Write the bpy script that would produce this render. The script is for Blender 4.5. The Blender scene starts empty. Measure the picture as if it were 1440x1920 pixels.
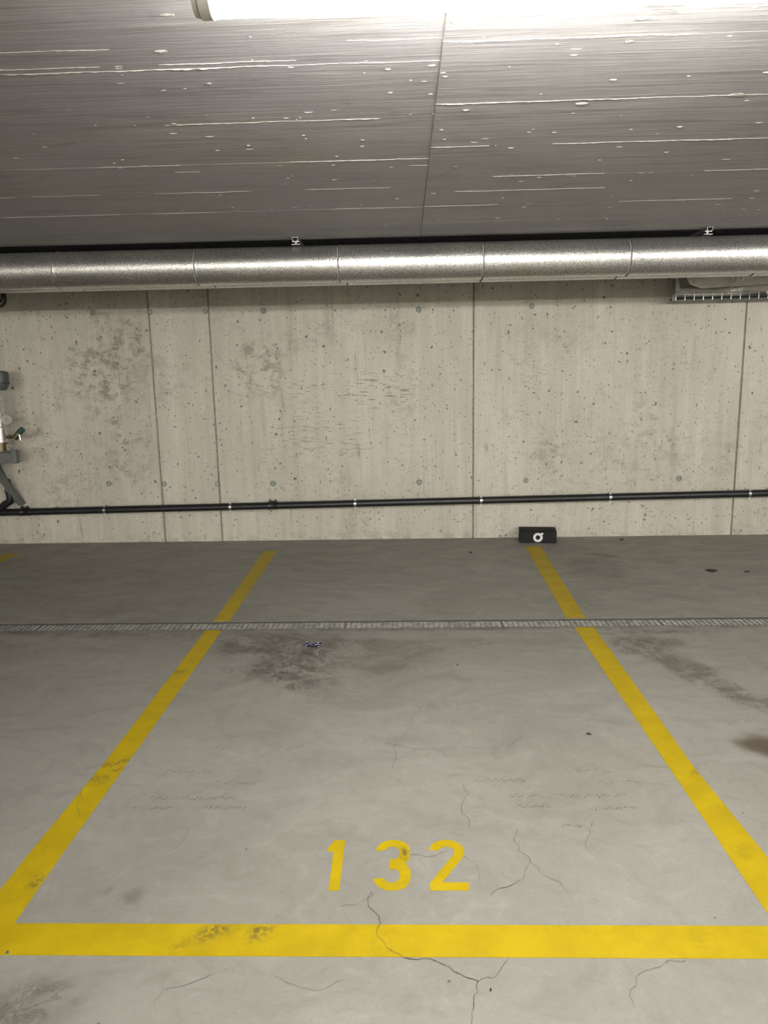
import bpy, bmesh, math, random
import numpy as np
from mathutils import Vector, Matrix

random.seed(7)
scene = bpy.context.scene
col = scene.collection

# ------------------------------------------------------------------ camera, world, exposure
PITCH, YAW, ROLL, FPX = math.radians(10.744), math.radians(1.797), math.radians(-1.106), 1400.0
EYE = Vector((0, 0, 1.6))
_f = Vector((-math.sin(YAW) * math.cos(PITCH), math.cos(YAW) * math.cos(PITCH), -math.sin(PITCH)))
_r0 = Vector((math.cos(YAW), math.sin(YAW), 0))
_u0 = _r0.cross(_f)
CR = _r0 * math.cos(ROLL) + _u0 * math.sin(ROLL)
CU = -_r0 * math.sin(ROLL) + _u0 * math.cos(ROLL)
cam_data = bpy.data.cameras.new('camera')
cam = bpy.data.objects.new('camera', cam_data)
col.objects.link(cam)
cam.matrix_world = Matrix.Translation(EYE) @ Matrix((CR, CU, -_f)).transposed().to_4x4()
cam_data.sensor_fit = 'VERTICAL'
cam_data.sensor_height = 24.0
cam_data.lens = FPX / 1920 * 24.0
cam_data.clip_start = 0.05
scene.camera = cam

world = bpy.data.worlds.new('world')
scene.world = world
world.use_nodes = True
world.node_tree.nodes['Background'].inputs[0].default_value = (1, 0.97, 0.92, 1)
world.node_tree.nodes['Background'].inputs[1].default_value = 0.0
scene.view_settings.view_transform = 'Standard'
scene.view_settings.look = 'None'
scene.view_settings.gamma = 1
scene.view_settings.use_curve_mapping = False
scene.view_settings.exposure = 2.55
LAMP_STRENGTH = 30.0
LAMP_COLOUR = (1.0, 0.98, 0.915)

# ------------------------------------------------------------------ measures (metres)
WALL_Y = 7.03          # face of the back wall
CEIL = 2.51            # underside of the ceiling
ROOM_X = 9.0
ROOM_Y0 = -13.0


def ray(px, py):
    return _f + CR * ((px - 720) / FPX) - CU * ((py - 960) / FPX)


def on_y(px, py, Y):
    d = ray(px, py)
    return EYE + d * (Y / d.y)


def on_z(px, py, Z=0.0):
    d = ray(px, py)
    return EYE + d * ((Z - EYE.z) / d.z)


# ------------------------------------------------------------------ helpers
def new_obj(name, verts, faces, mat, parent=None, smooth=False, edges=()):
    me = bpy.data.meshes.new(name)
    root = parent
    while root is not None and root.parent is not None:
        root = root.parent
    off = root.location if root is not None else Vector((0, 0, 0))
    me.from_pydata([(v[0] - off[0], v[1] - off[1], v[2] - off[2]) for v in verts], edges, faces)
    me.update()
    if mat is not None:
        me.materials.append(mat)
    if smooth:
        me.polygons.foreach_set('use_smooth', [True] * len(me.polygons))
    o = bpy.data.objects.new(name, me)
    col.objects.link(o)
    if parent is not None:
        o.parent = parent
    return o


class MB:
    """collects shapes in world coordinates and links them as one mesh"""

    def __init__(self):
        self.v = []
        self.f = []

    def add(self, verts, faces):
        n = len(self.v)
        self.v += [tuple(p) for p in verts]
        self.f += [tuple(i + n for i in f) for f in faces]
        return self

    def box(self, a, b, rot=None, c=None):
        x0, y0, z0 = a
        x1, y1, z1 = b
        vs = [Vector(p) for p in ((x0, y0, z0), (x1, y0, z0), (x1, y1, z0), (x0, y1, z0),
                                  (x0, y0, z1), (x1, y0, z1), (x1, y1, z1), (x0, y1, z1))]
        if rot is not None:
            vs = [rot @ (p - c) + c for p in vs]
        return self.add(vs, [(0, 3, 2, 1), (4, 5, 6, 7), (0, 1, 5, 4), (1, 2, 6, 5), (2, 3, 7, 6), (3, 0, 4, 7)])

    def tube(self, pts, r, n=12, caps=True):
        pts = [Vector(p) for p in pts]
        rs = r if isinstance(r, (list, tuple)) else [r] * len(pts)
        def tang(i):
            a = b = i
            while b < len(pts) - 1 and (pts[b] - pts[i]).length < 1e-7:
                b += 1
            while a > 0 and (pts[a] - pts[i]).length < 1e-7:
                a -= 1
            return (pts[b] - pts[a]).normalized()
        t0 = tang(0)
        up = Vector((0, 0, 1)) if abs(t0.z) < 0.9 else Vector((0, 1, 0))
        vs, fs = [], []
        for i, p in enumerate(pts):
            t = tang(i)
            s = t.cross(up)
            if s.length < 1e-4:
                s = t.cross(Vector((1, 0, 0)))
            s.normalize()
            w = s.cross(t).normalized()
            up = w
            for k in range(n):
                an = 2 * math.pi * k / n
                vs.append(p + (s * math.cos(an) + w * math.sin(an)) * rs[i])
        for i in range(len(pts) - 1):
            for k in range(n):
                fs.append((i * n + k, i * n + (k + 1) % n, (i + 1) * n + (k + 1) % n, (i + 1) * n + k))
        if caps:
            fs.append(tuple(range(n - 1, -1, -1)))
            m = (len(pts) - 1) * n
            fs.append(tuple(range(m, m + n)))
        return self.add(vs, fs)

    def prism(self, outline, z0, z1):
        """vertical prism of a flat outline [(x, y)]"""
        n = len(outline)
        vs = [(x, y, z0) for x, y in outline] + [(x, y, z1) for x, y in outline]
        fs = [tuple(range(n - 1, -1, -1)), tuple(range(n, 2 * n))]
        fs += [(i, (i + 1) % n, n + (i + 1) % n, n + i) for i in range(n)]
        return self.add(vs, fs)

    def build(self, name, mat, parent=None, smooth=False, bevel=0.0, auto=None, fix=True):
        o = new_obj(name, self.v, self.f, mat, parent, smooth)
        if fix:
            bm = bmesh.new()
            bm.from_mesh(o.data)
            bmesh.ops.recalc_face_normals(bm, faces=bm.faces)
            bm.to_mesh(o.data)
            bm.free()
        if smooth:
            try:
                o.data.set_sharp_from_angle(angle=math.radians(auto or 40))
            except Exception:
                pass
        if bevel:
            m = o.modifiers.new('bevel', 'BEVEL')
            m.width = bevel
            m.segments = 2
            m.limit_method = 'ANGLE'
        return o


def tag(o, label=None, cat=None, group=None, kind=None):
    if label:
        o['label'] = label
    if cat:
        o['category'] = cat
    if group:
        o['group'] = group
    if kind:
        o['kind'] = kind
    return o


def thing(name, loc, label, cat, group=None):
    o = bpy.data.objects.new(name, None)
    o.empty_display_size = 0.1
    o.location = loc
    col.objects.link(o)
    return tag(o, label, cat, group)


# ---- value noise in numpy, for dirt masks
def _hash(ix, iy, s):
    h = (ix * 374761393 + iy * 668265263 + s * 1442695041) & 0x7fffffff
    h = ((h ^ (h >> 13)) * 1274126177) & 0x7fffffff
    return ((h ^ (h >> 16)) & 0xffff) / 65535.0


def vnoise(x, y, s=0):
    ix = np.floor(x).astype(np.int64)
    iy = np.floor(y).astype(np.int64)
    fx, fy = x - ix, y - iy
    fx = fx * fx * (3 - 2 * fx)
    fy = fy * fy * (3 - 2 * fy)
    a = _hash(ix, iy, s) * (1 - fx) + _hash(ix + 1, iy, s) * fx
    b = _hash(ix, iy + 1, s) * (1 - fx) + _hash(ix + 1, iy + 1, s) * fx
    return a * (1 - fy) + b * fy


def fbm(x, y, s=0, o=5):
    t, a, n = 0, 0.5, 0
    for k in range(o):
        t = t + a * vnoise(x * 2 ** k, y * 2 ** k, s + k)
        n += a
        a *= 0.55
    return t / n


def sstep(a, b, x):
    t = np.clip((x - a) / (b - a), 0, 1)
    return t * t * (3 - 2 * t)


def set_attr(o, name, arr):
    at = o.data.attributes.new(name, 'FLOAT', 'POINT')
    at.data.foreach_set('value', np.asarray(arr, dtype=np.float32))


# ------------------------------------------------------------------ materials
class NT:
    def __init__(self, name):
        self.m = bpy.data.materials.new(name)
        self.m.use_nodes = True
        self.t = self.m.node_tree
        self.b = self.t.nodes['Principled BSDF']
        self._pos = None

    def n(self, kind, **kw):
        nd = self.t.nodes.new(kind)
        for k, v in kw.items():
            setattr(nd, k, v)
        return nd

    def link(self, a, b):
        self.t.links.new(a, b)

    def put(self, sock, val):
        if hasattr(val, 'is_output'):
            self.link(val, sock)
        else:
            sock.default_value = val

    def pos(self, scale=(1, 1, 1), off=(0, 0, 0), obj=False, warp=None):
        mp = self.n('ShaderNodeMapping')
        mp.inputs['Scale'].default_value = scale
        mp.inputs['Location'].default_value = off
        if obj:
            src = self.n('ShaderNodeTexCoord').outputs['Object']
        else:
            src = self.n('ShaderNodeNewGeometry').outputs['Position']
        if warp is not None:
            v = self.n('ShaderNodeVectorMath', operation='ADD')
            self.link(src, v.inputs[0])
            self.link(warp, v.inputs[1])
            src = v.outputs[0]
        self.link(src, mp.inputs['Vector'])
        return mp.outputs[0]

    def noise(self, vec, scale, detail=4, rough=0.55, dist=0.0, colour=False):
        nd = self.n('ShaderNodeTexNoise')
        self.link(vec, nd.inputs['Vector'])
        nd.inputs['Scale'].default_value = scale
        nd.inputs['Detail'].default_value = detail
        nd.inputs['Roughness'].default_value = rough
        nd.inputs['Distortion'].default_value = dist
        return nd.outputs['Color' if colour else 'Fac']

    def voro(self, vec, scale, feature='F1', out='Distance'):
        nd = self.n('ShaderNodeTexVoronoi')
        nd.feature = feature
        self.link(vec, nd.inputs['Vector'])
        nd.inputs['Scale'].default_value = scale
        return nd.outputs[out]

    def rng(self, val, a, b, c=0.0, d=1.0, smooth=True):
        nd = self.n('ShaderNodeMapRange')
        if smooth:
            nd.interpolation_type = 'SMOOTHSTEP'
        self.link(val, nd.inputs['Value'])
        for k, v in zip(('From Min', 'From Max', 'To Min', 'To Max'), (a, b, c, d)):
            nd.inputs[k].default_value = v
        return nd.outputs[0]

    def math(self, op, a, b=0.0, clamp=False):
        nd = self.n('ShaderNodeMath', operation=op)
        nd.use_clamp = clamp
        self.put(nd.inputs[0], a)
        self.put(nd.inputs[1], b)
        return nd.outputs[0]

    def mix(self, fac, a, b, mode='MIX'):
        nd = self.n('ShaderNodeMix', data_type='RGBA', blend_type=mode)
        self.put(nd.inputs[0], fac)
        for s, v in ((nd.inputs[6], a), (nd.inputs[7], b)):
            if isinstance(v, tuple):
                v = v if len(v) == 4 else v + (1,)
            self.put(s, v)
        return nd.outputs[2]

    def attr(self, name):
        nd = self.n('ShaderNodeAttribute')
        nd.attribute_name = name
        return nd.outputs['Fac']

    def bump(self, h, strength=0.3, dist=0.01, prev=None):
        nd = self.n('ShaderNodeBump')
        nd.inputs['Strength'].default_value = strength
        nd.inputs['Distance'].default_value = dist
        self.link(h, nd.inputs['Height'])
        if prev is not None:
            self.link(prev, nd.inputs['Normal'])
        return nd.outputs[0]

    def out(self, colour, rough=0.6, metal=0.0, normal=None, spec=0.5):
        self.put(self.b.inputs['Base Color'], colour if not isinstance(colour, tuple) or len(colour) == 4 else colour + (1,))
        self.put(self.b.inputs['Roughness'], rough)
        self.put(self.b.inputs['Metallic'], metal)
        self.b.inputs['Specular IOR Level'].default_value = spec
        if normal is not None:
            self.link(normal, self.b.inputs['Normal'])
        return self.m


def simple(name, colour, rough=0.5, metal=0.0, var=0.12, scale=30, bump=0.0, spec=0.5):
    t = NT(name)
    n = t.noise(t.pos(obj=True), scale, 4)
    c = t.mix(t.rng(n, 0.3, 0.7), tuple(x * (1 - var) for x in colour), tuple(min(1, x * (1 + var)) for x in colour))
    nm = t.bump(n, bump, 0.004) if bump else None
    return t.out(c, t.rng(n, 0.2, 0.8, rough * 0.85, min(1, rough * 1.15)), metal, nm, spec)


def wall_material():
    t = NT('poured_concrete_wall')
    p = t.pos()
    big = t.noise(t.pos((1, 1, 0.45)), 1.6, 5, 0.6)
    streak = t.noise(t.pos((1, 1, 0.06)), 14, 5, 0.6)
    fine = t.noise(p, 60, 4, 0.6)
    c = t.mix(t.rng(big, 0.3, 0.7), (0.485, 0.46, 0.395), (0.585, 0.56, 0.49))
    c = t.mix(t.math('MULTIPLY', t.rng(streak, 0.5, 0.7), 0.5), c, (0.65, 0.625, 0.55))
    c = t.mix(t.math('MULTIPLY', t.rng(streak, 0.48, 0.3), 0.5), c, (0.40, 0.375, 0.315))
    c = t.mix(t.rng(fine, 0.35, 0.75, 0.0, 0.28), c, (0.42, 0.395, 0.335))
    # dirt patches of their own shape
    dn = t.noise(t.pos((1, 1, 1.2)), 9, 9, 0.82, 0.3)
    dirt = t.math('MULTIPLY', t.attr('dirt'), t.rng(dn, 0.46, 0.60))
    c = t.mix(t.math('MULTIPLY', dirt, 0.9), c, (0.22, 0.195, 0.152))
    # short horizontal scrapes
    sn = t.noise(t.pos((1, 1, 9)), 9, 3, 0.5, 0.3)
    scr = t.math('MULTIPLY', t.attr('scrape'), t.rng(sn, 0.575, 0.63))
    c = t.mix(t.math('MULTIPLY', scr, 0.8), c, (0.14, 0.12, 0.095))
    # air holes
    wv = t.n('ShaderNodeVectorMath', operation='SCALE')
    t.link(t.noise(p, 48, 3, colour=True), wv.inputs[0])
    wv.inputs['Scale'].default_value = 0.05
    pv = t.pos(warp=wv.outputs[0])
    holes = None
    for sc, lo, hi, cut in ((6, 0.05, 0.10, 0.55), (14, 0.08, 0.15, 0.50), (29, 0.11, 0.21, 0.55)):
        nd = t.n('ShaderNodeTexVoronoi')
        t.link(pv, nd.inputs['Vector'])
        nd.inputs['Scale'].default_value = sc
        keep = t.n('ShaderNodeSeparateColor')
        t.link(nd.outputs['Color'], keep.inputs[0])
        g = t.rng(keep.outputs[0], cut, cut + 0.02)
        h = t.math('MULTIPLY', t.rng(nd.outputs['Distance'], hi, lo), g)
        holes = h if holes is None else t.math('MAXIMUM', holes, h)
    c = t.mix(t.math('MULTIPLY', holes, 0.92), c, (0.10, 0.085, 0.065))
    fl = t.rng(t.noise(t.pos((1, 1, 2.6), warp=wv.outputs[0]), 26, 5, 0.75), 0.575, 0.64)
    patch = t.rng(t.noise(t.pos((1, 1, 0.6), (3, 0, 5)), 1.9, 4, 0.6), 0.42, 0.62, 0.12, 1.0)
    fl = t.math('MULTIPLY', fl, patch)
    c = t.mix(t.math('MULTIPLY', fl, 0.7), c, (0.22, 0.195, 0.155))
    ln = t.math('ABSOLUTE', t.math('SUBTRACT', t.noise(t.pos((1, 1, 0.035)), 7, 2, 0.5), 0.5))
    ln = t.math('MULTIPLY', t.rng(ln, 0.006, 0.0), t.rng(t.noise(t.pos((1, 1, 0.7), (7, 0, 2)), 3.5, 3), 0.5, 0.6))
    c = t.mix(t.math('MULTIPLY', ln, 0.55), c, (0.24, 0.215, 0.17))
    hgt = t.math('SUBTRACT', t.math('MULTIPLY', fine, 0.25), holes)
    hgt = t.math('SUBTRACT', hgt, t.math('MULTIPLY', scr, 0.4))
    return t.out(c, t.rng(big, 0.3, 0.7, 0.72, 0.85), 0, t.bump(hgt, 0.5, 0.004), 0.3)


def floor_material():
    t = NT('worn_concrete_floor')
    p = t.pos()
    wv = t.n('ShaderNodeVectorMath', operation='SCALE')
    t.link(t.noise(p, 1.7, 3, colour=True), wv.inputs[0])
    wv.inputs['Scale'].default_value = 0.5
    pw = t.pos(warp=wv.outputs[0])
    big = t.noise(pw, 0.9, 6, 0.62)
    mid = t.noise(t.pos((0.7, 1.4, 1), warp=wv.outputs[0]), 4.5, 6, 0.6, 0.6)
    fine = t.noise(p, 90, 4, 0.65)
    c = t.mix(t.rng(big, 0.3, 0.7), (0.25, 0.239, 0.212), (0.31, 0.299, 0.27))
    c = t.mix(t.rng(mid, 0.5, 0.75, 0, 0.5), c, (0.205, 0.193, 0.167))
    c = t.mix(t.rng(mid, 0.46, 0.28, 0, 0.4), c, (0.345, 0.333, 0.30))
    c = t.mix(t.rng(fine, 0.4, 0.8, 0, 0.3), c, (0.19, 0.18, 0.157))
    m2 = t.noise(pw, 16, 6, 0.68, 0.4)
    c = t.mix(t.rng(m2, 0.5, 0.72, 0, 0.45), c, (0.20, 0.188, 0.162))
    c = t.mix(t.rng(m2, 0.47, 0.3, 0, 0.35), c, (0.35, 0.34, 0.305))
    # dirt film of the parking bays
    film = t.math('MULTIPLY', t.attr('film'), t.rng(mid, 0.3, 0.65, 0.45, 1.0))
    c = t.mix(t.math('MULTIPLY', film, 0.34), c, (0.125, 0.112, 0.09))
    # oil: patches with darker veins at their rims
    ridge = t.math('ABSOLUTE', t.math('SUBTRACT', t.noise(pw, 11, 5, 0.6, 0.8), 0.5))
    vein = t.rng(ridge, 0.05, 0.0)
    body = t.rng(t.noise(pw, 7, 5, 0.65), 0.36, 0.62)
    oil = t.math('MULTIPLY', t.attr('oil'), t.math('ADD', t.math('MULTIPLY', body, 0.8), t.math('MULTIPLY', vein, 0.6), True))
    c = t.mix(t.math('MULTIPLY', oil, 0.85), c, (0.060, 0.049, 0.037))
    c = t.mix(t.math('MULTIPLY', t.attr('rust'), 0.9), c, (0.075, 0.048, 0.028))
    # specks
    sp = t.n('ShaderNodeTexVoronoi')
    t.link(p, sp.inputs['Vector'])
    sp.inputs['Scale'].default_value = 9
    keep = t.n('ShaderNodeSeparateColor')
    t.link(sp.outputs['Color'], keep.inputs[0])
    spk = t.math('MULTIPLY', t.rng(sp.outputs['Distance'], 0.05, 0.03), t.rng(keep.outputs[0], 0.72, 0.74))
    c = t.mix(t.math('MULTIPLY', spk, 0.75), c, (0.07, 0.06, 0.05))
    rough = t.math('SUBTRACT', t.rng(mid, 0.3, 0.7, 0.50, 0.64), t.math('MULTIPLY', oil, 0.2))
    hg = t.math('ADD', t.math('MULTIPLY', fine, 0.5), mid)
    return t.out(c, rough, 0, t.bump(hg, 0.12, 0.006), 0.42)


def ceiling_material():
    t = NT('board_marked_concrete_ceiling')
    p = t.pos()
    grain = t.noise(t.pos((0.035, 1, 1)), 75, 5, 0.65, 0.4)
    grain2 = t.noise(t.pos((0.08, 1, 1)), 22, 5, 0.6, 0.5)
    big = t.noise(t.pos((0.6, 1, 1)), 1.5, 5, 0.6, 0.5)
    hue = t.noise(t.pos((0.5, 1, 1), (5, 3, 0)), 1.1, 3)
    c = t.mix(t.rng(big, 0.3, 0.7), (0.31, 0.298, 0.296), (0.415, 0.405, 0.408))
    c = t.mix(t.rng(hue, 0.42, 0.66, 0, 0.55), c, (0.33, 0.315, 0.345))
    c = t.mix(t.rng(grain2, 0.5, 0.7, 0, 0.6), c, (0.205, 0.192, 0.188))
    c = t.mix(t.rng(grain, 0.52, 0.72, 0, 0.6), c, (0.50, 0.485, 0.46))
    blot = t.rng(t.noise(t.pos((0.5, 1, 1), (2, 7, 0)), 3.2, 6, 0.7, 1.2), 0.62, 0.70)
    c = t.mix(t.math('MULTIPLY', blot, 0.55), c, (0.15, 0.14, 0.135))
    ochre = t.rng(t.noise(t.pos((0.7, 2.0, 1), (1, 4, 0)), 1.8, 4, 0.6), 0.60, 0.72)
    c = t.mix(t.math('MULTIPLY', ochre, 0.35), c, (0.40, 0.33, 0.20))
    tone = t.n('ShaderNodeObjectInfo').outputs['Random']
    c = t.mix(t.math('MULTIPLY', tone, 0.16), c, (0.2, 0.19, 0.18))
    h = t.math('ADD', t.math('MULTIPLY', grain, 0.8), t.math('MULTIPLY', grain2, 1.0))
    return t.out(c, t.rng(big, 0.3, 0.7, 0.48, 0.62), 0, t.bump(h, 0.55, 0.004), 0.35)


def paint_material():
    t = NT('yellow_floor_paint')
    p = t.pos()
    n = t.noise(p, 8, 5, 0.6)
    f = t.noise(p, 70, 4, 0.6)
    c = t.mix(t.rng(n, 0.3, 0.7), (0.415, 0.295, 0.001), (0.485, 0.35, 0.0015))
    c = t.mix(t.rng(f, 0.52, 0.8, 0, 0.3), c, (0.36, 0.24, 0.01))
    wear = t.math('MULTIPLY', t.attr('wear'), t.rng(t.noise(p, 60, 5, 0.75), 0.44, 0.52))
    c = t.mix(t.math('MULTIPLY', wear, 0.9), c, (0.085, 0.07, 0.03))
    c = t.mix(t.math('MULTIPLY', t.attr('film'), 0.55), c, (0.24, 0.185, 0.03))
    return t.out(c, 0.55, 0, t.bump(f, 0.1, 0.003), 0.3)


def stucco_material():
    t = NT('hammered_aluminium_jacket')
    p = t.pos((1, 1, 1))
    v = t.voro(p, 125, 'SMOOTH_F1')
    n = t.noise(p, 2.5, 4)
    f = t.noise(p, 160, 2)
    c = t.mix(t.rng(n, 0.3, 0.7), (0.86, 0.855, 0.84), (0.93, 0.925, 0.91))
    c = t.mix(t.rng(t.voro(p, 140), 0.38, 0.66), c, (0.54, 0.535, 0.52))  # sparkle of the hammered dents painted in as lighter and darker cells
    return t.out(c, t.rng(n, 0.3, 0.7, 0.33, 0.39), 1.0, t.bump(v, 0.35, 0.003), 0.5)



M = {
    'wall': wall_material(), 'floor': floor_material(), 'ceiling': ceiling_material(),
    'paint': paint_material(), 'stucco': stucco_material(),
    'joint': simple('dark_wall_joint', (0.36, 0.335, 0.28), 0.85, 0, 0.25, 40),
    'plug': simple('grey_green_cement_plug', (0.27, 0.29, 0.255), 0.8, 0, 0.2, 60, 0.2),
    'burr': simple('cement_burr', (0.45, 0.425, 0.36), 0.8, 0, 0.2, 40),
    'plug_rim': simple('plug_rim', (0.19, 0.205, 0.185), 0.8, 0, 0.2, 60),
    'fin': simple('pale_cement_fin', (0.37, 0.355, 0.325), 0.7, 0, 0.15, 50, 0.2),
    'galv': simple('galvanised_steel', (0.55, 0.56, 0.56), 0.38, 1.0, 0.15, 60),
    'steel': simple('bright_steel', (0.72, 0.72, 0.70), 0.25, 1.0, 0.08, 80),
    'brass': simple('dull_brass', (0.20, 0.165, 0.11), 0.45, 1.0, 0.2, 80),
    'black': simple('black_plastic_pipe', (0.012, 0.012, 0.013), 0.38, 0, 0.2, 40),
    'matt_black': simple('matt_black_plastic', (0.016, 0.016, 0.017), 0.6, 0, 0.2, 120, 0.15),
    'foam': simple('black_rubber_foam', (0.014, 0.0138, 0.0138), 0.75, 0, 0.25, 220, 0.3, 0.3),
    'white': simple('white_print', (0.72, 0.72, 0.70), 0.6, 0, 0.05),
    'cap': simple('grey_plastic_cap', (0.60, 0.575, 0.53), 0.5, 0, 0.1),
    'grey_sleeve': simple('grey_insulation_sleeve', (0.50, 0.485, 0.45), 0.6, 0, 0.12, 14, 0.2),
    'pale_sleeve': simple('pale_insulation_sleeve', (0.66, 0.645, 0.60), 0.55, 0, 0.1, 14, 0.2),
    'grey_plastic': simple('slate_grey_plastic', (0.075, 0.08, 0.08), 0.45, 0, 0.12),
    'strut': simple('painted_grey_strut', (0.15, 0.155, 0.145), 0.55, 0.3, 0.12),
    'teal': simple('dark_teal_plastic', (0.02, 0.075, 0.075), 0.45, 0, 0.1),
    'crack': simple('crack_line', (0.10, 0.09, 0.075), 0.9, 0, 0.2, 30),
    'rubber': simple('rubber_smear', (0.115, 0.105, 0.088), 0.8, 0, 0.2, 60),
    'crumb': simple('dark_litter', (0.035, 0.027, 0.02), 0.8, 0, 0.4, 90),
    'leaf': simple('brown_leaf', (0.07, 0.045, 0.022), 0.8, 0, 0.4, 90),
    'navy': simple('dark_navy_band', (0.010, 0.011, 0.019), 0.7, 0, 0.2, 20),
    'bar': simple('dull_grate_bar', (0.10, 0.10, 0.095), 0.6, 0.4, 0.3, 40),
    'lined': simple('channel_lining', (0.36, 0.355, 0.325), 0.7, 0.0, 0.35, 25),
}


def foil_material():
    t = NT('crumpled_foil')
    p = t.pos(obj=True)
    n = t.noise(p, 70, 3, 0.6, 0.5)
    return t.out((0.9, 0.9, 0.88), 0.3, 0.5, t.bump(n, 0.6, 0.01))


def wrapper_material():
    t = NT('blue_silver_wrapper')
    w = t.n('ShaderNodeTexWave')
    w.wave_type = 'BANDS'
    w.bands_direction = 'Y'
    t.link(t.pos(obj=True), w.inputs['Vector'])
    w.inputs['Scale'].default_value = 19
    w.inputs['Distortion'].default_value = 1.5
    c = t.mix(t.rng(w.outputs['Fac'], 0.88, 0.94), (0.012, 0.010, 0.085), (0.62, 0.62, 0.66))
    return t.out(c, 0.45, 0.0, None, 0.3)


def lamp_material():
    t = NT('lit_tube_diffuser')
    t.b.inputs['Base Color'].default_value = (0.9, 0.9, 0.88, 1)
    t.b.inputs['Emission Color'].default_value = LAMP_COLOUR + (1,)
    t.b.inputs['Emission Strength'].default_value = LAMP_STRENGTH
    return t.m


def glass_material():
    t = NT('gauge_glass')
    t.b.inputs['Base Color'].default_value = (0.9, 0.92, 0.9, 1)
    t.b.inputs['Transmission Weight'].default_value = 0.85
    t.b.inputs['Roughness'].default_value = 0.05
    return t.m


M['foil'] = foil_material()
M['wrapper'] = wrapper_material()
M['lamp'] = lamp_material()
M['glass'] = glass_material()


# ================================================================== THE SETTING
def grid(xs, ys, place):
    nx, ny = len(xs), len(ys)
    X, Y = np.meshgrid(xs, ys)
    vs = place(X.ravel(), Y.ravel())
    i = (np.arange(ny - 1)[:, None] * nx + np.arange(nx - 1)[None, :]).ravel()
    fs = np.stack([i, i + 1, i + 1 + nx, i + nx], 1)
    return vs, fs, X.ravel(), Y.ravel()


# ---------------------------------------------------------------- floor with the drain slot
DR0, DR1, DRZ = 4.493, 4.642, -0.055


def seq(*parts):
    return np.unique(np.round(np.concatenate(parts), 4))


fx = seq(np.linspace(-ROOM_X, -4.2, 6), np.arange(-4.2, 4.2001, 0.02), np.linspace(4.2, ROOM_X, 6))
fy_a = seq(np.linspace(ROOM_Y0, 1.2, 10), np.arange(1.2, DR0, 0.02), [DR0])
fy_b = seq([DR1], np.arange(DR1 + 0.01, WALL_Y, 0.02), [WALL_Y + 0.05])
va, fa, xa, ya = grid(fx, fy_a, lambda x, y: np.stack([x, y, 0 * x], 1))
vb, fb, xb, yb = grid(fx, fy_b, lambda x, y: np.stack([x, y, 0 * x], 1))
n0 = len(va)
n1 = n0 + len(vb)
R = ROOM_X
slot = [(-R, DR0, 0), (R, DR0, 0), (-R, DR0, DRZ), (R, DR0, DRZ), (-R, DR1, DRZ), (R, DR1, DRZ), (-R, DR1, 0), (R, DR1, 0)]
verts = va.tolist() + vb.tolist() + slot
faces = fa.tolist() + (fb + n0).tolist() + [[n1, n1 + 2, n1 + 3, n1 + 1], [n1 + 2, n1 + 4, n1 + 5, n1 + 3], [n1 + 4, n1 + 6, n1 + 7, n1 + 5]]
floor = tag(new_obj('floor', verts, faces, M['floor']), kind='structure')

PX = np.array([v[0] for v in verts])
PY = np.array([v[1] for v in verts])


def blob(px, py, rx, ry, X, Y, s=1, rough=0.6):
    """soft patch round a spot of the floor; radii in metres"""
    c = on_z(px, py)
    d = np.sqrt(((X - c.x) / rx) ** 2 + ((Y - c.y) / ry) ** 2)
    d = d + (fbm(X * 5 + 9, Y * 5 + 4, s, 4) - 0.5) * 2 * rough
    return sstep(1.0, 0.35, d)


def smear(pts, w, X, Y, s=1, rough=0.8):
    P = [on_z(*q) for q in pts]
    best = np.full(X.shape, 9.0)
    for a, b in zip(P[:-1], P[1:]):
        ex, ey = b.x - a.x, b.y - a.y
        t = np.clip(((X - a.x) * ex + (Y - a.y) * ey) / (ex * ex + ey * ey), 0, 1)
        best = np.minimum(best, np.hypot(X - a.x - t * ex, Y - a.y - t * ey))
    d = best / w + (fbm(X * 7, Y * 7, s, 4) - 0.5) * 2 * rough
    return sstep(1.0, 0.3, d)


def film_at(X, Y):
    f = fbm(X * 0.9 + 3, Y * 1.3 + 1, 21, 5)
    base = sstep(3.9, 6.2, Y) * 0.3 + sstep(0.35, 0.7, f) * 0.12
    base = base * (0.55 + 0.9 * f)
    for a in ((1120, 1062, 0.42, 0.45, 1.0), (1250, 1105, 0.75, 0.45, 0.7), (1400, 1040, 0.6, 0.3, 0.45),
              (60, 1075, 0.6, 0.5, 0.6), (200, 1130, 0.8, 0.3, 0.4), (700, 1050, 0.8, 0.35, 0.35),
              (640, 1100, 0.5, 0.35, 0.4), (860, 1090, 0.5, 0.4, 0.35), (120, 1310, 0.35, 0.22, 0.15),
              (60, 1880, 0.14, 0.10, 0.9), (250, 1680, 0.05, 0.05, 0.7), (870, 1830, 0.13, 0.10, 0.3),
              (420, 1360, 0.5, 0.25, 0.25), (780, 1270, 0.5, 0.25, 0.35), (110, 1220, 0.6, 0.2, 0.3)):
        base = np.maximum(base, blob(*a[:4], X, Y, int(a[0])) * a[4])
    return np.clip(base, 0, 1)


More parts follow.
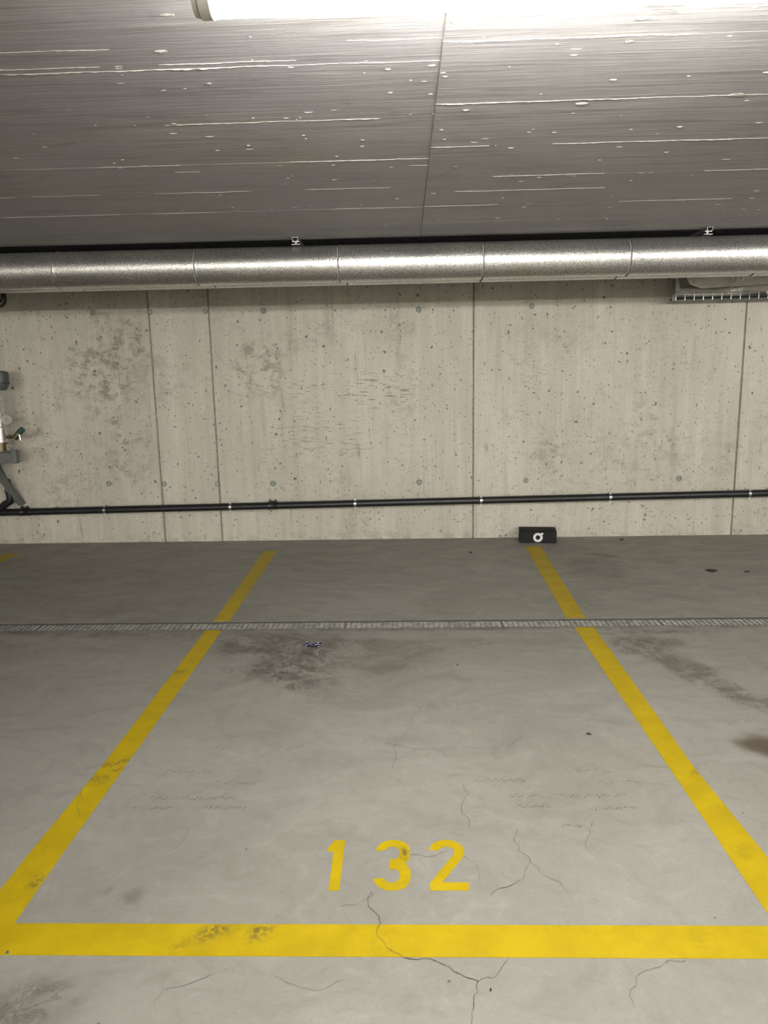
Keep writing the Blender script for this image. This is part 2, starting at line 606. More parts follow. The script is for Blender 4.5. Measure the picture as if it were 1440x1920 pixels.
oil = np.zeros(len(PX))
for a in ((555, 1240, 0.50, 0.46, 1.0), (500, 1212, 0.60, 0.28, 1.0), (720, 1232, 0.45, 0.28, 0.6), (520, 1205, 0.55, 0.16, 0.9), (640, 1205, 0.55, 0.12, 0.7), (590, 1275, 0.22, 0.2, 0.8),
          (380, 1197, 0.7, 0.10, 0.55), (1215, 1203, 0.20, 0.13, 0.9), (880, 1205, 0.8, 0.09, 0.4), (740, 1240, 0.35, 0.2, 0.45), (55, 1880, 0.13, 0.10, 0.75), (95, 1865, 0.06, 0.05, 0.5), (250, 1680, 0.04, 0.045, 0.45), (200, 1672, 0.02, 0.02, 0.4), (160, 1445, 0.09, 0.06, 0.35), (1120, 1062, 0.3, 0.3, 0.5),
          (185, 1190, 0.5, 0.06, 0.75), (1130, 1185, 0.7, 0.05, 0.7)):
    oil = np.maximum(oil, blob(*a[:4], PX, PY, int(a[1])) * a[4])
oil = np.maximum(oil, smear([(1180, 1212), (1250, 1235), (1330, 1275), (1390, 1305), (1450, 1325)], 0.13, PX, PY, 5) * 0.85)
oil = np.maximum(oil, sstep(0.05, 0.0, np.abs(PY - (DR0 - 0.025)) + 0.04 * (fbm(PX * 4, PY * 4, 8) - 0.45)) * 0.8)
oil[n1:] = 0.3
rust = blob(1450, 1400, 0.17, 0.15, PX, PY, 3, 0.5) * 0.95
rust = np.maximum(rust, smear([(1100, 1038), (1150, 1043)], 0.05, PX, PY, 9) * 0.5)
set_attr(floor, 'film', film_at(PX, PY))
set_attr(floor, 'oil', oil)
set_attr(floor, 'rust', rust)


def jagged(pts, depth=3, amp=0.16):
    for _ in range(depth):
        out = [pts[0]]
        for a, b in zip(pts[:-1], pts[1:]):
            d = b - a
            m = (a + b) / 2 + Vector((-d.y, d.x, 0)) * random.uniform(-amp, amp)
            out += [m, b]
        pts = out
    return pts


CRACKS = [
    ([(697, 1672), (690, 1690), (707, 1715), (713, 1735), (706, 1748), (722, 1775), (745, 1788), (800, 1798), (840, 1810), (868, 1830), (898, 1840), (897, 1860), (888, 1885), (886, 1930)], 0.0022),
    ([(898, 1840), (930, 1832), (945, 1810), (955, 1797)], 0.0012),
    ([(970, 1557), (972, 1595), (994, 1617), (980, 1650), (920, 1680)], 0.0017),
    ([(994, 1617), (1040, 1650), (1060, 1670)], 0.0014),
    ([(1115, 1540), (1102, 1570), (1102, 1595)], 0.0016),
    ([(870, 1470), (880, 1490), (880, 1550)], 0.0018),
    ([(720, 1392), (795, 1405), (870, 1400), (980, 1385)], 0.0018),
    ([(790, 1325), (770, 1350), (735, 1440)], 0.0016),
    ([(355, 1550), (345, 1572), (330, 1592)], 0.0014),
    ([(1285, 1802), (1240, 1812), (1195, 1830), (1180, 1870), (1190, 1890)], 0.0013),
    ([(512, 1830), (540, 1845), (610, 1855), (650, 1840)], 0.0011),
    ([(290, 1878), (305, 1855), (430, 1815)], 0.0011),
    ([(768, 1604), (805, 1607), (835, 1598)], 0.0014),
    ([(870, 1604), (895, 1620), (900, 1655)], 0.0011),
    ([(703, 1675), (680, 1690), (640, 1700)], 0.0013),
    ([(150, 1480), (155, 1500), (148, 1530)], 0.0014),
]
for pts, w in CRACKS:
    P = jagged([on_z(*q) for q in pts])
    vs, fs = [], []
    for i, p in enumerate(P):
        t = (P[min(i + 1, len(P) - 1)] - P[max(i - 1, 0)]).normalized()
        s = Vector((-t.y, t.x, 0)) * w * 0.5 * random.uniform(0.45, 1.25)
        vs += [(p.x - s.x, p.y - s.y, 0.0019), (p.x + s.x, p.y + s.y, 0.0019)]
        if i:
            fs.append((2 * i - 2, 2 * i, 2 * i + 1, 2 * i - 1))
    new_obj('crack', vs, fs, M['crack'], floor)

# rows of tyre tread dashes
for x0, x1, y, dens in ((340, 410, 1403, .5), (310, 402, 1448, .8), (400, 492, 1468, .7), (282, 440, 1497, 1), (250, 325, 1515, .7), (382, 462, 1515, .8),
                        (1063, 1145, 1445, .8), (888, 986, 1463, .9), (1122, 1206, 1467, .6), (958, 1175, 1492, .8), (970, 1032, 1512, .9),
                        (1104, 1192, 1516, .7), (1052, 1092, 1548, .7)):
    vs, fs = [], []
    x = x0
    while x < x1:
        if random.random() < dens:
            c = on_z(x + random.uniform(-1, 1), y + random.uniform(-3, 3))
            a = random.uniform(0.4, 1.2)
            L, wd = random.uniform(0.005, 0.014), random.uniform(0.0014, 0.0036)
            ux, uy = math.cos(a) * L / 2, math.sin(a) * L / 2
            nx, ny = -math.sin(a) * wd / 2, math.cos(a) * wd / 2
            k = len(vs)
            vs += [(c.x - ux - nx, c.y - uy - ny, .0008), (c.x + ux - nx, c.y + uy - ny, .0008), (c.x + ux + nx, c.y + uy + ny, .0008), (c.x - ux + nx, c.y - uy + ny, .0008)]
            fs.append((k, k + 1, k + 2, k + 3))
        x += 3.2
    tag(new_obj('tyre_mark', vs, fs, M['rubber'], floor), kind='stuff')

# ---------------------------------------------------------------- back wall: cast panels, joints, tie plugs
wall = MB().box((-ROOM_X, WALL_Y + 0.012, -0.05), (ROOM_X, WALL_Y + 0.25, CEIL + 0.2)).build('wall_back', M['joint'])
tag(wall, kind='structure')
SEAMS = [-ROOM_X, -6.0, -4.75, -2.352, -1.795, 0.630, 3.077, 5.5, ROOM_X]
DEPTH = [0, .002, .001, .0025, 0, .0015, .003, .001, 0]
for k in range(len(SEAMS) - 1):
    g = 0.0085
    x0, x1 = SEAMS[k] + g, SEAMS[k + 1] - g
    xs = np.linspace(x0, x1, max(2, int((x1 - x0) / 0.03)))
    zs = np.linspace(0, CEIL + 0.02, 84)
    yy = WALL_Y - DEPTH[k]
    vs, fs, X, Z = grid(xs, zs, lambda x, z: np.stack([x, 0 * x + yy + 0.002 * (fbm(x * 3, z * 2, 77) - 0.5), z], 1))
    vs = vs.tolist()
    fs = fs.tolist()
    n = len(vs)
    vs += [(x0, yy + 0.02, 0), (x0, yy + 0.02, CEIL), (x1, yy + 0.02, 0), (x1, yy + 0.02, CEIL)]
    nx = len(xs)
    fs += [(0, n, n + 1, n - nx)[::-1], (nx - 1, n + 2, n + 3, n - 1)]
    pan = new_obj('panel', vs, fs, M['wall'], wall)
    X = np.array([v[0] for v in vs])
    Z = np.array([v[2] for v in vs])

    def wblob(px, py, rx, rz, rough=1.0):
        c = on_y(px, py, WALL_Y)
        d = np.hypot((X - c.x) / rx, (Z - c.z) / rz) + (fbm(X * 4, Z * 3, int(px), 4) - 0.5) * 2 * rough
        return sstep(1.1, 0.3, d)
    f = fbm(X * 2.2, Z * 1.3, 31, 5)
    dirt = sstep(0.5, 0.78, f) * 0.45
    for a in ((230, 660, .5, .5, 1), (190, 720, .5, .5, .9), (60, 800, .4, .6, .6), (480, 700, .28, .35, .8), (545, 650, .35, .3, .55), (330, 690, .15, .4, .3),
              (250, 640, .2, .3, .9), (100, 900, .5, .3, .5), (620, 620, .3, .2, .35), (230, 870, .4, .3, .5), (460, 720, .12, .25, .9), (760, 620, .2, .15, .5),
              (1060, 640, .45, .25, .3), (1430, 800, .2, .5, .3)):  # last patch: fainter darkening at the right edge of the wall
        dirt = np.maximum(dirt, wblob(*a[:4]) * a[4])
    dirt = np.maximum(dirt, sstep(0.10, 0.0, Z + 0.1 * (fbm(X * 3, Z * 3, 5) - 0.5)) * 0.55)
    set_attr(pan, 'dirt', np.clip(dirt, 0, 1))
    scr = 0.12 * sstep(0.5, 0.8, fbm(X * 1.5, Z * 3, 12))
    for a in ((560, 725, .35, .10, 1), (730, 720, .22, .12, 1), (725, 742, .2, .06, 1), (690, 730, .5, .25, .8), (640, 820, .6, .25, .55), (560, 800, .4, .5, .5)):
        scr = np.maximum(scr, wblob(*a[:4], 0.5) * a[4])
    set_attr(pan, 'scrape', np.clip(scr, 0, 1))

# thin burr of cement standing in each joint
for sx in SEAMS[1:-1]:
    vs, fs = [], []
    zs = np.arange(0, CEIL, 0.02)
    for i, z in enumerate(zs):
        d = 0.003 * random.uniform(-0.6, 1.0)
        w = 0.0045 * random.uniform(0.5, 1.2)
        jx = sx + 0.0015 * math.sin(z * 9 + sx)
        vs += [(jx - w, WALL_Y + 0.013, z), (jx, WALL_Y + 0.001 - d, z), (jx + w, WALL_Y + 0.013, z)]
        if i:
            b = 3 * i
            fs += [(b - 3, b - 2, b + 1, b), (b - 2, b - 1, b + 2, b + 1)]
    new_obj('joint_burr', vs, fs, M['burr'], wall)

PLUGS = [(174, 586), (281.5, 585), (385, 584), (494, 583), (785, 580.5), (997, 574), (1297, 556),
         (204, 907), (308.5, 907.5), (408, 907), (512, 906.5), (786, 904), (986, 901), (1273.5, 897)]
for px, py in PLUGS:
    c = on_y(px, py, WALL_Y)
    y = WALL_Y - 0.0035
    for rad0, rad1, nm, mt in ((0.0, 0.019, 'tie_plug', 'plug'), (0.019, 0.027, 'plug_rim', 'plug_rim')):
        vs, fs = [], []
        n = 18
        wob = [random.uniform(0.92, 1.1) for _ in range(n)]
        for k in range(n):
            a = 2 * math.pi * k / n
            vs.append((c.x + math.cos(a) * rad1 * wob[k], y if rad0 == 0 else y + 0.003, c.z + math.sin(a) * rad1 * wob[k]))
        if rad0 == 0:
            vs.append((c.x, y + 0.002, c.z))
            fs = [(k, (k + 1) % n, n) for k in range(n)]
        else:
            for k in range(n):
                a = 2 * math.pi * k / n
                vs.append((c.x + math.cos(a) * rad0, y - 0.0012, c.z + math.sin(a) * rad0))
            fs = [(k, (k + 1) % n, n + (k + 1) % n, n + k) for k in range(n)]
        new_obj(nm, vs, fs, M[mt], wall)

# the other walls of the garage, outside the picture
for nm, a, b in (('wall_left', (-ROOM_X - .2, ROOM_Y0, 0), (-ROOM_X, WALL_Y, CEIL)), ('wall_right', (ROOM_X, ROOM_Y0, 0), (ROOM_X + .2, WALL_Y, CEIL)),
                 ('wall_front', (-ROOM_X, ROOM_Y0 - .2, 0), (ROOM_X, ROOM_Y0, CEIL))):
    tag(MB().box(a, b).build(nm, M['wall']), kind='structure')

# ---------------------------------------------------------------- ceiling: shuttering boards cast in concrete
STEP_Y = 5.47   # slab step added above the pipes, filled by the dark strip
ceiling = MB()
_s = [(ROOM_Y0, CEIL + .006), (STEP_Y, CEIL + .006), (STEP_Y, CEIL + .07), (WALL_Y + .05, CEIL + .07), (WALL_Y + .05, CEIL + .25), (ROOM_Y0, CEIL + .25)]
ceiling.add([(-ROOM_X, y, z) for y, z in _s] + [(ROOM_X, y, z) for y, z in _s],
            [(0, 1, 2, 5), (2, 3, 4, 5), (6, 11, 8, 7), (8, 11, 10, 9)] + [(i, 6 + i, 6 + (i + 1) % 6, (i + 1) % 6) for i in range(6)])
ceiling = ceiling.build('ceiling', M['ceiling'])
tag(ceiling, kind='structure')
tag(MB().box((-ROOM_X, STEP_Y + .001, CEIL + .001), (ROOM_X, WALL_Y - .02, CEIL + .068)).build('dark_band_1', M['navy']), kind='structure')  # dark navy strip added to give the sharp dark band above the pipes
SEAM_X = 0.118
rows_l = [0.45, 0.95, 1.45, 1.95, 2.455, 2.965, 3.51, 4.02, 4.50, 5.0, STEP_Y]
rows_r = [0.35, 0.85, 1.35, 1.83, 2.325, 2.83, 3.345, 3.855, 4.49, 4.98, STEP_Y]
for (x0, x1), rows in (((-4.9, SEAM_X - .002), rows_l), ((SEAM_X + .002, 5.1), rows_r)):
    for a, b in zip(rows[:-1], rows[1:]):
        dz = random.uniform(0, 0.0010)
        MB().box((x0, a + .0008, CEIL - dz), (x1, b - .0008, CEIL + 0.0065)).build('ceiling_board', M['ceiling'], ceiling)


def fin(x0, x1, y, height, fill):
    """ragged burr of cement hanging from a board joint"""
    x = x0
    while x < x1:
        L = min(random.uniform(0.06, 0.5), x1 - x + 1e-4)
        if random.random() < fill:
            vs, fs = [], []
            n = max(3, int(L / 0.012))
            for i in range(n + 1):
                e = min(i, n - i, 3) / 3
                xq = x + L * i / n
                am = max(0.0, 0.55 + 0.6 * math.sin(xq * 7.3 + y * 9) * math.sin(xq * 2.9 + y * 5))
                h = 0.6 * height * e * am * random.uniform(0.0, 1.0)
                w = 0.0004 + 0.0022 * random.random() * am
                xx = x + L * i / n
                yy = y + 0.002 * math.sin(xx * 5) + 0.002 * math.sin(xx * 23 + y) + random.uniform(-.0012, .0012)
                vs += [(xx, yy - w, CEIL + .002), (xx, yy, CEIL - .002 - h), (xx, yy + w, CEIL + .002)]
                if i:
                    b = 3 * i
                    fs += [(b - 3, b - 2, b + 1, b), (b - 2, b - 1, b + 2, b + 1)]
            FIN.add(vs, fs)
        x += L


for (x0, x1), spec in (((-4.2, SEAM_X), ((2.455, .006, .9), (2.42, .003, .6), (2.965, .0045, .65), (3.51, .003, .45), (4.02, .002, .35), (4.5, .002, .3), (2.30, .002, .25), (3.62, .0015, .2))),
                       ((SEAM_X, 4.2), ((2.325, .0045, .85), (2.83, .004, .75), (3.02, .0015, .4), (3.345, .004, .8), (3.855, .002, .5), (4.49, .002, .4), (2.12, .002, .3), (4.15, .0015, .2)))):
    for y, h, fl in spec:
        FIN = MB()
        fin(x0, x1, y, h, fl)
        FIN.build('cement_fin', M['fin'], ceiling, fix=False)
vs, fs = [], []
for i, y in enumerate(np.arange(1.9, 5.2, 0.012)):
    h = 0.0028 * random.uniform(0.2, 1)
    vs += [(SEAM_X - .0015, y, CEIL + .002), (SEAM_X, y, CEIL - .001 - h), (SEAM_X + .0015, y, CEIL + .002)]
    if i:
        b = 3 * i
        fs += [(b - 3, b - 2, b + 1, b), (b - 2, b - 1, b + 2, b + 1)]
new_obj('cement_fin', vs, fs, M['fin'], ceiling)

drips = MB()
for k in range(300):
    x, y = random.uniform(-3.2, 3.2), random.uniform(1.9, 5.2)
    if random.random() < .5:
        y = random.choice(rows_l if x < SEAM_X else rows_r) + random.gauss(0, .05)
    if not 1.8 < y < 5.3:
        continue
    L_, w_, h_ = random.uniform(.006, .05), random.uniform(.0008, .0022), random.uniform(.0006, .0022)
    drips.add([(x - L_ / 2, y, CEIL + .0005), (x, y - w_, CEIL + .0005), (x + L_ / 2, y + .001, CEIL + .0005), (x, y + w_, CEIL + .0005), (x - L_ * .1, y, CEIL - .001 - h_), (x + L_ * .2, y, CEIL - .001 - h_ * .7)],
              [(0, 4, 1), (1, 4, 5), (1, 5, 2), (2, 5, 3), (3, 5, 4), (3, 4, 0)])
tag(drips.build('cement_drips', M['fin'], ceiling), kind='stuff')
NUBS = [(219, 124, 9), (307, 169, 10), (325, 232, 14), (392, 156, 16), (503, 115, 9), (302, 95, 22), (312, 27, 24), (229, 140, 5), (470, 68, 5), (63, 250, 6),
        (873, 206, 14), (1090, 194, 24), (1205, 34, 24), (1383, 177, 30), (1150, 149, 16), (1125, 300, 9), (834, 143, 12), (831, 136, 9), (850, 40, 16), (808, 176, 10),
        (828, 243, 9), (834, 261, 7), (1180, 77, 20), (1045, 82, 9), (955, 125, 5), (907, 69, 4), (1400, 188, 9), (465, 272, 8), (590, 357, 6), (412, 365, 8), (810, 122, 14),
        (770, 150, 7), (1440, 135, 16), (728, 129, 12), (1275, 237, 10), (1040, 248, 8), (1000, 242, 5), (1075, 212, 6), (855, 312, 9), (1250, 285, 10), (745, 372, 9), (540, 333, 9),
        (535, 345, 6), (260, 360, 4), (200, 318, 6), (253, 235, 6), (277, 219, 4), (556, 224, 6), (387, 215, 5), (680, 262, 9)]
for px, py, s in NUBS:
    c = on_z(px, py, CEIL)
    L = s * (c.y / FPX) * 0.55
    bm = bmesh.new()
    bmesh.ops.create_icosphere(bm, subdivisions=1, radius=1)
    H = min(0.005, 0.14 * L + 0.001)
    for v in bm.verts:
        j = random.uniform(0.6, 1.25)
        v.co = Vector((c.x + v.co.x * L * j, c.y + v.co.y * L * 0.5 * j, CEIL - .001 - max(-.3, -v.co.z) * H * j))
    me = bpy.data.meshes.new('concrete_nub')
    bm.to_mesh(me)
    bm.free()
    me.materials.append(M['fin'])
    o = bpy.data.objects.new('concrete_nub', me)
    col.objects.link(o)
    o.parent = ceiling


# ================================================================== LAMPS
def make_lamp(x0, y, z, label, length=1.55, R_=0.04):
    t = thing('tube_lamp', (x0 + length / 2, y, CEIL), label, 'lamp', 'tube lamps under the ceiling')
    MB().tube([(x0 + .034, y, z), (x0 + length - .034, y, z)], R_, 28, caps=False).build('diffuser_tube', M['lamp'], t, True)
    for s, e in ((1, x0), (-1, x0 + length)):
        c = MB().tube([(e + s * .013, y, z), (e + s * .013, y, z), (e + s * .036, y, z), (e + s * .036, y, z)],
                      [R_ - .006, R_ + .0025, R_ + .0025, R_ - .001], 28).build('end_cap', M['cap'], t, True)
        MB().tube([(e, y, z), (e, y, z), (e + s * .010, y, z), (e + s * .010, y, z)], [R_ - .014, R_ - .003, R_ - .001, R_ - .010], 28).build('end_disc', M['cap'], c, True)
        MB().tube([(e + s * .009, y, z), (e + s * .0135, y, z)], R_ - .009, 20).build('seal_ring', M['steel'], c, True)
        MB().box((e + s * .004, y - .006, z - R_ + .004), (e + s * .016, y + .006, z - R_ + .0075)).build('latch', M['steel'], c)
    for hx in (x0 + .3, x0 + length - .3):
        h = MB().tube([(hx, y, z + R_), (hx, y, CEIL - .004)], .004, 8).build('hanger_rod', M['galv'], t, True)
        MB().tube([(hx, y, CEIL - .012), (hx, y, CEIL - .003)], .02, 16).build('ceiling_rose', M['galv'], h, True)
    return t


LZ = 2.352
LY = on_z(800, 18, LZ - 0.042).y + 0.008
LX = on_y(365, 14, LY).x
make_lamp(LX, LY, LZ, 'glowing white tube lamp at the top edge of the ceiling')
make_lamp(LX + 4.2, LY, LZ, 'tube lamp on the same line, right of the one above bay 132')
for i in range(7):
    make_lamp(-7.8 + 2.5 * i, -12.2, LZ, ('first', 'second', 'third', 'fourth', 'fifth', 'sixth', 'seventh')[i] + ' tube lamp from the left in the unseen rearmost row, added to brighten the back wall')  # rearmost row is an unseen addition for more light on the back wall
    make_lamp(-7.8 + 2.5 * i, -10.4, LZ, ('first', 'second', 'third', 'fourth', 'fifth', 'sixth', 'seventh')[i] + ' tube lamp from the left in the far row across the driving aisle')

# ================================================================== BIG CEILING PIPES
P1Y, P1Z, PR = 5.45, 2.337, 0.1245
P2Y, P2Z = 5.83, 2.359


def lagged_pipe(y, z, r, x_seam, label):
    t = thing('insulated_pipe', (0.5, y, z), label, 'pipe', 'insulated ceiling pipes')
    k0, k1 = -5, 6
    for k in range(k0, k1):
        a = x_seam + k * 0.995
        b = a + 0.995
        n = 48
        dr = 0.0006 * (k % 2)
        seg = MB().tube([(a - .012, y, z), (a - .008, y, z), (a, y, z), (a + .002, y, z), (a + .006, y, z), (b - .024, y, z), (b - .020, y, z)],
                        [r + dr + .0015, r + dr + .0028, r + dr + .0003, r + dr, r + dr, r + dr, r + dr], n, caps=False)
        s = seg.build('jacket_section', M['stucco'], t, True)
        MB().tube([(a - .0135, y, z), (a - .012, y, z), (a - .010, y, z)], [r, r + .0042, r + .0042], n, caps=False).build('jacket_bead', M['bar'], s, True)
    MB().tube([(x_seam + k0 * .995, y, z), (x_seam + k1 * .995, y, z)], r - .004, 32).build('inner_core', M['grey_sleeve'], t, True)
    return t


lagged_pipe(P1Y, P1Z, PR, 0.560, 'silver jacketed ceiling pipe nearest the camera, with the bright highlight')
lagged_pipe(P2Y, P2Z, PR, 0.585, 'silver jacketed ceiling pipe behind, its underside just showing below the front one')


def hanger(px, label):
    y = 5.40
    x = on_y(px, 452, y).x
    t = thing('pipe_hanger', (x, y, CEIL), label, 'hanger', 'pipe hangers under the ceiling')
    y0, y1 = y - .05, 6.05
    z1 = CEIL - .004
    z0 = z1 - .021
    ch = MB()
    ch.box((x - .0205, y0, z1 - .002), (x + .0205, y1, z1))
    for s in (-1, 1):
        ch.box((x + s * .0185 - .001, y0, z0), (x + s * .0185 + .001, y1, z1 - .002))
        ch.box((min(x + s * .0185, x + s * .010), y0, z0), (max(x + s * .0185, x + s * .010), y1, z0 + .002))
    ch.build('strut_channel', M['galv'], t)
    MB().box((x - .024, y - .02, z0 - .005), (x + .024, y + .02, z0)).build('clamp_plate', M['steel'], t)
    MB().tube([(x, y, z0 - .021), (x, y, z0 - .005)], .005, 8).build('threaded_rod', M['steel'], t, True)
    MB().tube([(x, y, z0 - .014), (x, y, z0 - .005)], .010, 6).build('nut', M['steel'], t)
    MB().box((x - .03, y - .02, z0 - .0225), (x + .03, y + .05, z0 - .0185)).build('saddle', M['steel'], t)


hanger(555, 'galvanised pipe hanger above the silver pipe, left of the two')
hanger(1325, 'galvanised pipe hanger above the silver pipe, right of the two')

# ================================================================== BLACK DRAIN PIPE ON THE WALL
BP = [(-20, 961.5), (45, 959), (196, 957), (432, 950.5), (512, 947.5), (666, 944), (902, 937), (1143, 932), (1403, 925.5), (1500, 923)]
BY = WALL_Y - 0.060
A = on_y(45, 960, BY)
B = on_y(1403, 925.5, BY)
sl = (B.z - A.z) / (B.x - A.x)


def bp(x):
    return Vector((x, BY, A.z + sl * (x - A.x)))


t = thing('drain_pipe', bp(0), 'long black plastic drain pipe clamped low along the back wall', 'pipe')
drain_pipe = t
MB().tube([bp(-4.6), bp(5.2)], 0.034, 24).build('pipe_body', M['black'], t, True)
for px in (196, 432, 666, 902, 1143, 1403):
    x = on_y(px, 940, BY).x
    c = bp(x)
    cl = MB().tube([c + Vector((-.012, 0, 0)), c + Vector((.012, 0, 0))], .0375, 24, caps=False)
    cl = cl.build('clamp', M['steel'], t, True)
    MB().tube([c + Vector((-.021, 0, 0)), c + Vector((.021, 0, 0))], .0355, 24, caps=True).build('rubber_lining', M['matt_black'], cl, True)
    for s in (-1, 1):
        lug = MB()
        lug.box((c.x - .010, c.y - .012, c.z + s * .042 - .006), (c.x + .010, c.y + .012, c.z + s * .042 + .006))
        lug.tube([(c.x, c.y - .022, c.z + s * .045), (c.x, c.y + .01, c.z + s * .045)], .005, 8)
        lug.build('lug', M['galv'], cl)
    MB().tube([(c.x, c.y + .036, c.z), (c.x, WALL_Y + .004, c.z)], .006, 8).build('wall_bolt', M['galv'], cl, True)
for px in (46, 512):
    x = on_y(px, 947, BY).x
    c = bp(x)
    k = MB().tube([c + Vector((d, 0, sl * d)) for d in (-.045, -.045, -.028, -.025, .025, .028, .045, .045)],
                  [.034, .0385, .0385, .0365, .0365, .0385, .0385, .034], 24).build('coupling', M['black'], t, True)
    lug = MB()
    for s in (-1, 1):
        lug.box((c.x + s * .026 - .007, c.y - .012, c.z + .034), (c.x + s * .026 + .007, c.y + .012, c.z + .058))
    lug.box((c.x - .03, c.y - .008, c.z + .036), (c.x + .03, c.y + .008, c.z + .045))
    lug.build('clip_lug', M['black'], k)

# ================================================================== BLACK BLOCK WITH RING LOGO
fl = on_z(974, 1018)
fr = on_z(1042, 1019.3)
ang = math.atan2(fr.y - fl.y, fr.x - fl.x)
ang *= 0.8
BW, BD, BH = 0.338, 0.195, 0.113
rotm = Matrix.Rotation(ang, 3, 'Z')
fl = Vector((fl.x, 6.80, 0))


def blk(u, v, w):
    return fl + rotm @ Vector((u, v, w))


t = thing('parking_stop_block', blk(BW / 2, BD / 2, 0), 'black foam block with a white ring logo standing against the wall', 'block')
prof = [(0, 0), (BD, 0), (BD, BH), (0.016, BH), (0.0, BH - 0.010)]
n = len(prof)
vs = [blk(0, v, w) for v, w in prof] + [blk(BW, v, w) for v, w in prof]
fs = [tuple(range(n)), tuple(range(2 * n - 1, n - 1, -1))] + [(i, n + i, n + (i + 1) % n, (i + 1) % n) for i in range(n)]
MB().add(vs, fs).build('block_body', M['foam'], t, bevel=0.006)
lc = (0.168, 0.053)
ro, ri, dep = 0.043, 0.0215, -0.0018
vs, fs = [], []
N = 40
for k in range(N):
    a = 2 * math.pi * k / N
    for rr, dd in ((ri, 0.001), (ri, dep), (ro, dep), (ro, 0.001)):
        vs.append(blk(lc[0] + math.cos(a) * rr, dd, lc[1] + math.sin(a) * rr))
for k in range(N):
    a, b = 4 * k, 4 * ((k + 1) % N)
    for i in range(3):
        fs.append((a + i, b + i, b + i + 1, a + i + 1))
ring = MB().add(vs, fs)
ca, sa = math.cos(math.radians(43)), math.sin(math.radians(43))
q = []
for rr, ss in ((.036, -.0105), (.061, -.0085), (.061, .0085), (.036, .0105)):
    q.append((lc[0] + ca * rr - sa * ss, lc[1] + sa * rr + ca * ss))
ring.add([blk(u, dep - .0002, w) for u, w in q] + [blk(u, .001, w) for u, w in q],
         [(0, 1, 2, 3), (4, 7, 6, 5), (0, 4, 5, 1), (1, 5, 6, 2), (2, 6, 7, 3), (3, 7, 4, 0)])
ring.build('ring_logo', M['white'], t)['label'] = 'white ring logo with a short stroke at the upper right'

# ================================================================== FLOOR MARKINGS
PT = 0.0013


def painted(name, outline, parent=None, wear=(), film=True):
    """flat paint, cut into a fine grid so that the wear has a place of its own"""
    bm = bmesh.new()
    ring = [bm.verts.new((x, y, PT)) for x, y in outline]
    bm.faces.new(ring)
    xs = [p[0] for p in outline]
    ys = [p[1] for p in outline]
    step = 0.02 if max(max(xs) - min(xs), max(ys) - min(ys)) < 1 else 0.035
    for ax, lo, hi in ((0, min(xs), max(xs)), (1, min(ys), max(ys))):
        v = lo + step
        while v < hi - 1e-4:
            nrm = (1, 0, 0) if ax == 0 else (0, 1, 0)
            co = (v, 0, 0) if ax == 0 else (0, v, 0)
            bmesh.ops.bisect_plane(bm, geom=bm.verts[:] + bm.edges[:] + bm.faces[:], plane_co=co, plane_no=nrm)
            v += step
    be = [e for e in bm.edges if e.is_boundary]
    r = bmesh.ops.extrude_edge_only(bm, edges=be)
    for v in r['geom']:
        if isinstance(v, bmesh.types.BMVert):
            v.co.z = 0.0001
    bmesh.ops.recalc_face_normals(bm, faces=bm.faces)
    if sum(f.normal.z for f in bm.faces) < 0:
        bmesh.ops.reverse_faces(bm, faces=bm.faces)
    off = parent.location if parent is not None else Vector((0, 0, 0))
    X = np.array([v.co.x for v in bm.verts])
    Y = np.array([v.co.y for v in bm.verts])
    for v in bm.verts:
        v.co -= off
    me = bpy.data.meshes.new(name)
    bm.to_mesh(me)
    bm.free()
    me.materials.append(M['paint'])
    o = bpy.data.objects.new(name, me)
    col.objects.link(o)
    if parent is not None:
        o.parent = parent
    w = np.zeros(len(X)) + 0.06 * sstep(0.5, 0.75, fbm(X * 6, Y * 6, 3))
    for a in wear:
        w = np.maximum(w, blob(*a[:4], X, Y, 2, 0.35) * a[4])
    set_attr(o, 'wear', w)
    set_attr(o, 'film', film_at(X, Y) * 0.8 if film else X * 0)
    return o


def strip(x0a, x1a, ya, x0b, x1b, yb):
    return [(x0a, ya), (x1a, ya), (x1b, yb), (x0b, yb)]


def fxy(px, py):
    p = on_z(px, py)
    return (p.x, p.y)


BAR0 = on_z(700, 1794.5).y
BAR1 = on_z(700, 1734).y
DB, DF = DR1 + 0.012, DR0 - 0.014
# left line
lw = [fxy(-60, 1752)[0]]
LB = [fxy(27.5, 1731), fxy(118, 1600), fxy(250, 1416), fxy(417, 1181)]
LA = [fxy(386, 1181), fxy(200, 1425), fxy(55, 1600), fxy(0, 1669)]
LA_end = (LA[-1][0] - (LA[-2][0] - LA[-1][0]) * 0.6, BAR1)
tag(painted('painted_line', [LA_end, (LB[0][0], BAR1)] + LB[1:3] + [(LB[3][0], DF), (LA[0][0], DF)] + LA[1:3],
            wear=((335, 1259, .045, .035, 1), (238, 1428, .05, .03, .9), (205, 1436, .05, .03, .9), (225, 1443, .02, .02, .8), (185, 1463, .09, .045, .7), (70, 1653, .035, .035, 1), (55, 1625, .02, .015, .5), (98, 1584, .015, .015, .4))),
    'long yellow line left of the number, from the drain to the front bar', 'floor marking', 'painted bay lines')
tag(painted('painted_line', [fxy(400, 1166)[:1] + (DB,), fxy(429, 1166)[:1] + (DB,), fxy(520, 1033), fxy(495, 1033)], wear=((415, 1155, .06, .03, .4),)),
    'short yellow line left of the bay, between drain and wall', 'floor marking', 'painted bay lines')
